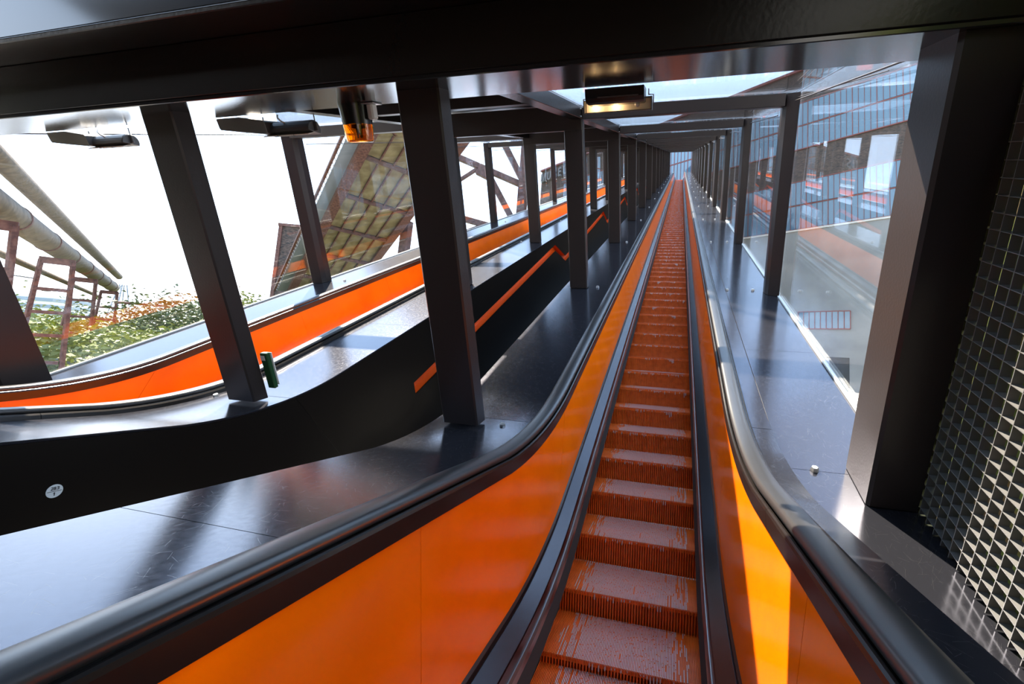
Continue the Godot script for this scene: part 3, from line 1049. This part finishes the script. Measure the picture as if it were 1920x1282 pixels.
func make_hall() -> void:
	var t := thing("brick_hall", "tall dark brick hall with red framed ribbon windows at the tube's upper end", "building", "", Transform3D.IDENTITY, fac(20, -2, 0))
	var mb := MB.new()
	facade_box(mb, -26, 57.4, -4.0, 30.1, 0.0, 22.0)
	part("brick_wall", mb, M.brick, t)
	mb = MB.new()
	facade_box(mb, -26.2, 57.6, 30.1, 30.35, -0.25, 22.2)
	part("roof_edge", mb, M.red_steel, t)
	mb = MB.new()
	facade_box(mb, -26, 24.0, -4.0, 13.2, -0.35, 0.0)
	var cw := part("concrete_base", mb, M.concrete, t)
	mb = MB.new()
	facade_box(mb, -26, 24.05, 13.2, 13.36, -0.45, 0.0)
	part("coping", mb, M.coping, cw)
	# ribbon windows
	var uw := 1.95
	var fm := MB.new()
	var pmeshes := []
	var hgt := 5.0
	var bars := [0.0, uw / 4, uw / 2, uw * 3 / 4]
	for k in 5:
		var x := -uw / 2 + k * uw / 4
		var th := 0.055 if k % 4 == 0 else 0.03
		fm.box(Vector3(x - th / 2 if k > 0 else x, 0, 0.0), Vector3(x + th / 2 if k < 4 else x, hgt, 0.10))
	for y in [0.0, hgt / 2 - 0.05, hgt - 0.09]:
		fm.box(Vector3(-uw / 2, y, 0.0), Vector3(uw / 2, y + 0.09, 0.101))
	var fmesh := fm.mesh()
	var pm := MB.new()
	pm.box(Vector3(-uw / 8 + 0.015, 0.0, 0.02), Vector3(uw / 8 - 0.015, hgt / 2 - 0.14, 0.05))
	var pmesh := pm.mesh()
	var basis_f := Basis(Vector3(FD.x, 0, -FD.y), Vector3.UP, Vector3(FN.x, 0, -FN.y) * -1.0)
	for band in [[21.7, -6.0, 34.0], [13.42, -2.0, 27.0], [21.7, 38.0, 50.0], [13.42, 38.0, 50.0]]:
		var s: float = band[1]
		while s < band[2]:
			var root := inst("window", fmesh, M.red_steel, t, Transform3D(basis_f, fac(s + uw / 2, band[0], -0.02) - org[t]))
			for r in 2:
				for k in 4:
					inst("pane", pmesh, M.window_blue, root, Transform3D(Basis.IDENTITY, Vector3(-uw * 3 / 8 + k * uw / 4, 0.10 + r * hgt / 2, 0)))
			s += uw
	# low ribbon window in the concrete
	var lw := MB.new()
	var s0 := 11.7
	var s1 := 16.1
	for k in 10:
		var s := lerpf(s0, s1, k / 9.0)
		facade_box(lw, s - 0.03, s + 0.03, 3.6, 5.2, -0.45, -0.35)
	facade_box(lw, s0, s1, 3.52, 3.62, -0.47, -0.35)
	facade_box(lw, s0, s1, 5.15, 5.23, -0.47, -0.35)
	var lf := part("low_window", lw, M.red_steel, t)
	for k in 9:
		var pb := MB.new()
		facade_box(pb, lerpf(s0, s1, k / 9.0) + 0.03, lerpf(s0, s1, (k + 1) / 9.0) - 0.03, 3.62, 5.15, -0.40, -0.37)
		part("pane", pb, M.window_blue, lf)
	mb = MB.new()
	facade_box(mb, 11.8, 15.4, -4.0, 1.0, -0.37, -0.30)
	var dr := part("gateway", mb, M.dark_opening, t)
	mb = MB.new()
	facade_box(mb, 13.4, 13.9, -4.0, 0.9, -0.42, -0.37)
	part("door_leaf", mb, M.clad_grey, dr)
	# sign letters on the parapet
	var sx := 57.0
	for ch in "MUSEUM":
		var tm := TextMesh.new()
		tm.text = ch
		tm.font = sans()
		tm.font_size = 32
		tm.pixel_size = 0.062
		tm.depth = 0.35
		var holder := inst("sign_letter", tm, M.letter_grey, t, Transform3D(Basis(-Vector3(FD.x, 0, -FD.y) * 0.82, Vector3.UP, Vector3(FN.x, 0, -FN.y) * -1.0), fac(sx - 0.6, 28.65, -0.32) - org[t]))
		holder.set_meta("label", "big light metal letter %s of the sign" % ch)
		sx -= 1.40 if ch == "M" else 1.30

# ------------------------------------------------------------------ left of the tube
func make_bridge() -> void:
	var a0 := Vector3(-20.2, 8.76, 22.9)
	var d := Vector3(2.97, 1.35, -2.2)              # one bay up the bridge
	var m := Vector3(1.89, 0.0, 3.72)               # across
	var up := Vector3(0.2, 0.93, 0.1).normalized()
	var P := func(k: float, f: float, e: float) -> Vector3:
		var q: Vector3 = a0 + d * k + m * f
		return L(q.x, q.y + e, q.z)
	var t := thing("conveyor_bridge", "sloping conveyor bridge with tan boarded underside and rusty beams", "bridge", "", Transform3D.IDENTITY, P.call(-4.0, 0.5, 0.0))
	for k in range(-4, 9):
		# boards between the ribs: four bays across
		for j in 5:
			var f0 := j / 5.0 + 0.012
			var f1 := (j + 1) / 5.0 - 0.012
			var mb := MB.new()
			mb.prism(PackedVector3Array([P.call(k + 0.03, f0, 0.16), P.call(k + 0.97, f0, 0.16), P.call(k + 0.97, f1, 0.16), P.call(k + 0.03, f1, 0.16)]), Vector3(0, 0.06, 0))
			part("soffit_board", mb, M.tan_board, t)
		for j in range(1, 5):
			var mb := MB.new()
			mb.bar(P.call(float(k), j / 5.0, 0.10), P.call(k + 1.0, j / 5.0, 0.10), 0.07, 0.14)
			part("purlin", mb, M.rust, t)
		var rb := MB.new()
		rb.bar(P.call(float(k), 0.0, 0.05), P.call(float(k), 1.0, 0.05), 0.16, 0.24)
		part("rib", rb, M.brown_steel, t)
	for f in [-0.06, 1.05]:
		var mb := MB.new()
		mb.bar(P.call(-4.0, f, 0.15), P.call(9.0, f, 0.15), 0.55, 0.45)
		part("edge_beam", mb, M.rust, t)
	var wk := MB.new()
	wk.prism(PackedVector3Array([P.call(-4.0, -0.13, 0.30), P.call(9.0, -0.13, 0.30), P.call(9.0, -0.29, 0.30), P.call(-4.0, -0.29, 0.30)]), Vector3(0, 0.05, 0))
	part("walkway", wk, M.clad_grey, t)
	var rl := MB.new()
	rl.bar(P.call(-4.0, -0.34, 0.32), P.call(9.0, -0.34, 0.32), 0.14, 0.20)
	part("walkway_edge", rl, M.rust, t)
	for k in 110:
		var tt := -4.0 + k * 13.0 / 110.0
		var mb := MB.new()
		mb.bar(P.call(tt, -0.29, 0.32), P.call(tt + 0.10, -0.335, 0.32), 0.035, 0.035)
		part("walkway_lattice", mb, M.white_steel, t)
	var bodym := MB.new()
	bodym.prism(PackedVector3Array([P.call(-4.0, 0.0, 0.45), P.call(9.0, 0.0, 0.45), P.call(9.0, 1.0, 0.45), P.call(-4.0, 1.0, 0.45)]), Vector3(0, 3.0, 0))
	part("bridge_body", bodym, M.clad_grey, t)
	# feet that carry it
	# brick tower where it starts
	var tw := thing("brick_tower", "small dark brick tower with rusty corner beams beside the conveyor bridge", "building", "", Transform3D.IDENTITY, L(-33.6, -2, 34.6))
	var bx := Basis(Vector3.UP, deg_to_rad(20))
	var mb2 := MB.new()
	mb2.box_t(Transform3D(bx, L(-34.2, 3.9, 35.0)), Vector3(3.6, 12.0, 3.6))
	part("brick_wall", mb2, M.brick, tw)
	for q in [[-1.8, 1.8], [1.8, 1.8], [-1.8, -1.8], [1.8, -1.8]]:
		var cm := MB.new()
		cm.box_t(Transform3D(bx, L(-34.2, 3.9, 35.0) + bx * Vector3(q[0], 0, q[1])), Vector3(0.3, 11.9, 0.3))
		part("corner_beam", cm, M.rust, tw)
	var cap := MB.new()
	cap.box_t(Transform3D(bx, L(-34.2, 9.95, 35.0)), Vector3(4.0, 0.25, 4.0))
	part("roof_edge", cap, M.rust, tw)
	# trestle
	var tr := thing("steel_trestle", "rusty brown steel trestle with diagonal struts standing behind the tube", "trestle", "", Transform3D.IDENTITY, L(-14, -2, 31))
	var Q := func(x: float, y: float, h: float) -> Vector3:
		return L(x, y, h)
	var members := [
		[Vector3(-17.6, 14.6, 29.4), Vector3(-11.5, 12.3, 31.1), 0.42, "beam"],
		[Vector3(-13.3, 15.7, 30.3), Vector3(-11.6, 12.6, 31.0), 0.42, "strut"],
		[Vector3(-14.3, 13.2, 30.3), Vector3(-11.9, 9.0, 31.3), 0.42, "strut"],
		[Vector3(-15.0, 13.4, 30.1), Vector3(-16.6, 12.2, 29.8), 0.24, "strut"],
		[Vector3(-11.55, 16.5, 31.0), Vector3(-11.75, -2.0, 31.3), 0.62, "column"],
		[Vector3(-19.8, 9.0, 29.0), Vector3(-20.1, -2.0, 29.0), 0.62, "column"],
		[Vector3(-19.9, 10.4, 29.0), Vector3(-11.7, 8.6, 31.3), 0.42, "beam"],
		[Vector3(-14.4, 9.1, 30.5), Vector3(-16.6, 8.0, 29.9), 0.24, "strut"],
	]
	for q in members:
		var bm := MB.new()
		bm.bar(L(q[0].x, q[0].y, q[0].z), L(q[1].x, q[1].y, q[1].z), q[2], q[2], 0.02)
		part(q[3], bm, M.brown_steel, tr)
	var gp := MB.new()
	gp.bar(L(-15.0, 13.35, 30.15), L(-14.0, 12.9, 30.4), 0.5, 0.75, 0.02)
	part("gusset", gp, M.brown_steel, tr)

func make_pipes() -> void:
	# pylons along a straight pipe run, 2.4 m above eye height
	var dirs := [[Vector2(-0.918, 0.397), 17.4], [Vector2(-0.889, 0.458), 25.4], [Vector2(-0.875, 0.485), 34.5], [Vector2(-0.861, 0.509), 45.0]]
	var spots := []
	for q in dirs:
		spots.append(q[0] * q[1])
	var run: Vector2 = (spots[3] - spots[0]).normalized()
	var across := Vector2(-run.y, run.x)
	var labs := ["rusty ladder-like pipe pylon nearest the tube's glass wall", "rusty ladder pylon with a small spotlight, second along the pipe run", "rusty ladder pylon with a small spotlight, third along the pipe run", "rusty ladder pylon at the far end of the pipe run"]
	for i in 4:
		var c: Vector2 = spots[i]
		var t := thing("pipe_pylon", labs[i], "pylon", "pylons under the pipe run", Transform3D.IDENTITY, L(c.x, -2.0, c.y))
		var hw := 0.46
		for s in [-1.0, 1.0]:
			var a: Vector2 = c + across * s * (hw + 0.12)
			var b: Vector2 = c + across * s * (hw - 0.06)
			var mb := MB.new()
			mb.bar(L(a.x, -2.0, a.y), L(b.x, 2.25, b.y), 0.12, 0.12)
			part("leg", mb, M.rust, t)
		for y in [-1.55, -0.55, 0.3, 1.15, 2.22]:
			var a: Vector2 = c - across * hw
			var b: Vector2 = c + across * hw
			var mb := MB.new()
			mb.bar(L(a.x, y, a.y), L(b.x, y, b.y), 0.10, 0.12 if y < 2 else 0.24)
			part("rung", mb, M.rust, t)
		if i == 1 or i == 2:
			var a: Vector2 = c + across * (hw + 0.75)
			var mb := MB.new()
			mb.box_t(Transform3D(Basis(Vector3.UP, 0.6) * Basis(Vector3.RIGHT, 0.5), L(a.x, 1.55, a.y)), Vector3(0.34, 0.08, 0.3), 0.01)
			var b: Vector2 = c + across * hw
			mb.bar(L(a.x, 1.55, a.y), L(b.x, 1.5, b.y), 0.04, 0.04)
			part("spotlight", mb, M.lamp_grey, t)
	for q in [["district_pipe", "thick tan pipe carried by the rusty pylons", 0.0, 2.72, 0.33, -3.0, 2.4], ["upper_pipe", "slimmer weathered tan pipe running above the thick pipe", -0.30, 3.45, 0.20, -3.0, 0.8], ["small_pipe", "thin tan pipe running below the thick pipe", 0.80, 2.02, 0.11, -3.0, 5.0]]:
		var a: Vector2 = spots[0] - run * 9.0 + across * q[2]
		var b: Vector2 = spots[3] + run * q[6] + across * q[2]
		var t := thing(q[0], q[1], "pipe", "", Transform3D.IDENTITY, L(a.x, q[3], a.y))
		var mb := MB.new()
		mb.tube([L(a.x, q[3], a.y), L(b.x, q[3], b.y)], q[4], 20)
		part("pipe", mb, M.pipe_tan, t)
		if q[4] > 0.2:
			for k in 9:
				var p := a.lerp(b, (k + 0.5) / 9.0)
				var p2 := p + run * 0.10
				var cm := MB.new()
				cm.tube([L(p.x, q[3], p.y), L(p2.x, q[3], p2.y)], q[4] + 0.025, 20)
				part("collar", cm, M.rust, t)
	# thin level pipe that goes on to the right
	var e: Vector2 = spots[3] + run * 5.0
	var t2 := thing("level_pipe", "thin rusty pipe crossing level above the bushes", "pipe", "", Transform3D.IDENTITY, L(e.x, 1.6, e.y))
	var m2 := MB.new()
	m2.tube([L(e.x, 1.75, e.y), L(e.x + 8.5, 1.75, e.y + 7.0)], 0.11, 10)
	part("pipe", m2, M.rust, t2)
	# lattice mast far away
	var ms := thing("lattice_mast", "grey lattice mast far behind the bushes", "mast", "", Transform3D.IDENTITY, L(-86, -2.0, 52.5))
	for s in [[-1, -1], [1, -1], [1, 1], [-1, 1]]:
		var mb := MB.new()
		mb.bar(L(-86 + s[0] * 1.4, -2, 52.5 + s[1] * 1.4), L(-86 + s[0] * 0.3, 6.4, 52.5 + s[1] * 0.3), 0.12, 0.12)
		part("leg", mb, M.clad_grey, ms)
	for k in 7:
		var f := k / 7.0
		var r := lerpf(1.4, 0.3, f)
		var y := lerpf(-2.0, 6.4, f)
		var r2 := lerpf(1.4, 0.3, f + 1 / 7.0)
		var y2 := lerpf(-2.0, 6.4, f + 1 / 7.0)
		var mb := MB.new()
		mb.bar(L(-86 - r, y, 52.5 - r), L(-86 + r2, y2, 52.5 - r2), 0.08, 0.08)
		mb.bar(L(-86 + r, y, 52.5 - r), L(-86 - r2, y2, 52.5 - r2), 0.08, 0.08)
		mb.bar(L(-86 - r, y, 52.5 - r), L(-86 + r, y, 52.5 - r), 0.08, 0.08)
		part("brace", mb, M.clad_grey, ms)

# ------------------------------------------------------------------ ground and plants
func leaf_mesh() -> ArrayMesh:
	var mb := MB.new()
	mb.quad(Vector3(-0.5, 0, 0), Vector3(0, -0.12, 0.0), Vector3(0.5, 0, 0), Vector3(0, 0.30, 0.08))
	return mb.mesh()

var LEAF: ArrayMesh
func foliage(parent: Node3D, called: String, pts: Array, size: float, m: Material) -> void:
	var mm := MultiMesh.new()
	mm.transform_format = MultiMesh.TRANSFORM_3D
	mm.mesh = LEAF
	mm.instance_count = pts.size()
	for i in pts.size():
		var b := Basis.from_euler(Vector3(rng.randf_range(-1.2, 1.2), rng.randf() * TAU, rng.randf_range(-0.8, 0.8))).scaled(Vector3.ONE * size * rng.randf_range(0.6, 1.3))
		mm.set_instance_transform(i, Transform3D(b, pts[i]))
	var o := MultiMeshInstance3D.new()
	o.name = called
	o.multimesh = mm
	o.material_override = m
	parent.add_child(o, true)
	o.set_meta("kind", "stuff")

func make_bush(at: Vector3, r: float, hgt: float, count: int, leaf: float, m: Material, label: String, cat := "bush") -> void:
	var t := thing("bush" if cat == "bush" else "tree", label, cat, "bushes and trees beyond the glass", Transform3D.IDENTITY, at)
	var st := MB.new()
	for k in 4:
		var a := rng.randf() * TAU
		st.tube([at, at + Vector3(cos(a) * r * 0.2, hgt * 0.4, sin(a) * r * 0.2), at + Vector3(cos(a) * r * 0.5, hgt * 0.8, sin(a) * r * 0.5)], 0.05, 6, 0.015)
	part("stem", st, M.bark, t)
	# leaves in clumps
	var pts := []
	var clumps := []
	for k in 26:
		var d := Vector3(rng.randfn(), rng.randfn(), rng.randfn()).normalized() * pow(rng.randf(), 0.4)
		clumps.append(Vector3(d.x * r, hgt * 0.52 + d.y * hgt * 0.46, d.z * r))
	for k in count:
		var c: Vector3 = clumps[rng.randi() % clumps.size()]
		var q := c + Vector3(rng.randfn(), rng.randfn(), rng.randfn()) * r * 0.17
		q.y = maxf(q.y, 0.05)
		pts.append(q)
	foliage(t, "foliage", pts, leaf, m)

func make_ground() -> void:
	var g := setting("ground", "green meadow and paving around the tube")
	var mb := MB.new()
	mb.box(L(-300, -2.4, -200), L(160, -2.0, 260))
	part("meadow", mb, M.meadow, g)
	mb = MB.new()
	mb.box(L(-24, -2.0, -40), L(60, -1.985, 60))
	part("paving", mb, M.paving, g)
	LEAF = leaf_mesh()
	rng.seed = 4
	var wl := thing("garden_wall", "low pale concrete wall at the edge of the undergrowth", "wall", "", Transform3D.IDENTITY, L(-24.5, -2, 12))
	mb = MB.new()
	mb.box_t(Transform3D(Basis(Vector3.UP, -0.5), L(-25.3, -1.8, 13.6)), Vector3(0.5, 0.42, 9.0), 0.02)
	part("wall", mb, M.concrete, wl)
	# undergrowth
	var u := Node3D.new()
	u.name = "undergrowth"
	add_child(u)
	u.set_meta("label", "dense yellow-green undergrowth covering the ground behind the pylons")
	u.set_meta("category", "undergrowth")
	u.set_meta("kind", "stuff")
	var pts := []
	for k in 42000:
		var az := deg_to_rad(rng.randf_range(-68, -40))
		var dist := 26.0 * pow(4.0, rng.randf())
		var y := -2.0 + absf(rng.randfn()) * 0.45 + 0.9 * clampf(sin(dist * 0.7 + az * 30) + 0.4, 0, 1) + (dist - 26) * 0.008
		pts.append(L(sin(az) * dist, y, cos(az) * dist))
	foliage(u, "leaves", pts, 0.30, M.leaf)
	var spots := [
		[-55.0, 40.0, 3.0, 4.2, 2600, 0.34, "leaf_dark", "broad dark green willow-like bush below the level pipe"],
		[-51.8, 44.0, 3.2, 4.4, 2200, 0.34, "leaf", "tall loose yellow-green bush next to the dark green one"],
		[-48.4, 46.0, 3.0, 5.2, 1800, 0.36, "leaf", "rounded light green tree beside the brick tower"],
		[-49.8, 58.0, 3.4, 6.6, 1800, 0.42, "leaf_dark", "darker green tree behind the light green one"],
		[-62.5, 46.0, 2.6, 2.6, 1500, 0.36, "leaf", "low bright bush between the pylons' feet"],
		[-66.0, 60.0, 3.5, 3.6, 1500, 0.42, "leaf", "wide pale bush far behind the pylons"],
		[-58.5, 66.0, 4.2, 4.0, 1500, 0.45, "leaf_dark", "hazy bush beyond the mast"],
		[-43.5, 62.0, 3.4, 5.5, 1500, 0.42, "leaf", "light green tree partly hidden by the tower"],
	]
	for q in spots:
		var az := deg_to_rad(q[0])
		make_bush(L(sin(az) * q[1], -2.0, cos(az) * q[1]), q[2], q[3], q[4], q[5], M[q[6]], q[7], "tree" if q[3] > 5 else "bush")
	# far office block and wooded ridge
	var ob := thing("office_block", "low far office block with blue window bands behind the pylon", "building", "", Transform3D.IDENTITY, L(-118, -2, 60))
	mb = MB.new()
	mb.box_t(Transform3D(Basis(Vector3.UP, 0.5), L(-118, 1.4, 60.5)), Vector3(8, 6.8, 10))
	part("wall", mb, M.white_steel, ob)
	for k in 4:
		var bm := MB.new()
		bm.box_t(Transform3D(Basis(Vector3.UP, 0.5), L(-118, 0.2 + k * 1.2, 60.5)), Vector3(8.2, 0.6, 10.2))
		part("window_band", bm, M.window_blue, ob)
	var rd := setting("ridge", "far wooded ridge on the horizon")
	mb = MB.new()
	var top := PackedVector3Array()
	for k in 41:
		var az := deg_to_rad(-75.0 + k)
		var y := 1.2 + 1.6 * sin(k * 0.7) * 0.5 + 0.8 * sin(k * 1.9 + 1)
		top.append(L(sin(az) * 240, y, cos(az) * 240))
	for k in 40:
		var a := top[k]
		var b := top[k + 1]
		mb.quad(Vector3(a.x, -0.4, a.z), Vector3(b.x, -0.4, b.z), b, a)
		mb.quad(a, b, b * Vector3(1.08, 1, 1.08) - Vector3(0, 1.5, 0), a * Vector3(1.08, 1, 1.08) - Vector3(0, 1.5, 0))
	part("ridge", mb, M.leaf_dark, rd)

# ------------------------------------------------------------------
func _ready() -> void:
	# ---- camera
	var cam := Camera3D.new()
	cam.name = "camera"
	var near := 0.05
	var f := 840.4
	var rx := FR.basis * Vector3(0.97120214, -0.04033537, -0.23481792)
	var uy := FR.basis * Vector3(-0.03471005, 0.95109797, -0.30693298)
	var bz := FR.basis * Vector3(0.2357151, 0.30624451, 0.92230835)
	cam.transform = Transform3D(Basis(rx, uy, bz), Vector3(0, EYE, 0))
	cam.projection = Camera3D.PROJECTION_FRUSTUM
	cam.near = near
	cam.far = 900.0
	cam.size = near * 1282.0 / f
	cam.frustum_offset = Vector2((960.0 - 1064.34) / f, -(641.0 - 573.45) / f) * near
	add_child(cam)
	cam.current = true
	# ---- sky, sun, exposure
	var sky := ProceduralSkyMaterial.new()
	sky.sky_top_color = Color(0.68, 0.81, 0.965)
	sky.sky_horizon_color = Color(0.97, 0.985, 1.0)
	sky.sky_curve = 0.18
	sky.sky_energy_multiplier = 1.0
	sky.ground_bottom_color = Color(0.30, 0.29, 0.26)
	sky.ground_horizon_color = Color(0.62, 0.64, 0.62)
	sky.ground_energy_multiplier = 1.0
	sky.sun_angle_max = 6.0
	var env := Environment.new()
	env.background_mode = Environment.BG_SKY
	env.sky = Sky.new()
	env.sky.sky_material = sky
	env.background_energy_multiplier = 4.2
	env.tonemap_mode = Environment.TONE_MAPPER_LINEAR
	env.tonemap_exposure = 1.0
	env.sdfgi_enabled = true
	env.ssao_enabled = true
	env.ssil_enabled = true
	var we := WorldEnvironment.new()
	we.name = "world_environment"
	we.environment = env
	add_child(we)
	var sun := DirectionalLight3D.new()
	sun.name = "sun"
	sun.light_color = Color(1.0, 0.95, 0.87)
	sun.light_energy = 9.0
	sun.light_angular_distance = 0.53
	sun.shadow_enabled = true
	add_child(sun)
	sun.look_at_from_position(Vector3.ZERO, Vector3(0.50, -1.0, 0.363))
	# ---- structure, then objects, small things last
	make_materials()
	make_step_meshes()
	make_ground()
	make_landing()
	var e1 := make_escalator(CX1, -1, "near escalator with orange balustrades and ribbed orange steps, beside the grating wall")
	var e2 := make_escalator(CX2, 1, "far escalator with orange balustrade and zigzag groove in its black side wall")
	make_side_walls(e1, e2)
	make_frames()
	make_long_beams()
	make_glass()
	make_grating()
	make_hall()
	make_bridge()
	make_pipes()
	make_floodlight(-0.40, true, "floodlight with two glowing bulbs above the near escalator")
	make_floodlight(-2.84, false, "grey floodlight with white cable beside the amber beacon")
	make_floodlight(-4.66, false, "grey floodlight with white cable above the far escalator's landing")
	make_beacon()
	make_green_box()
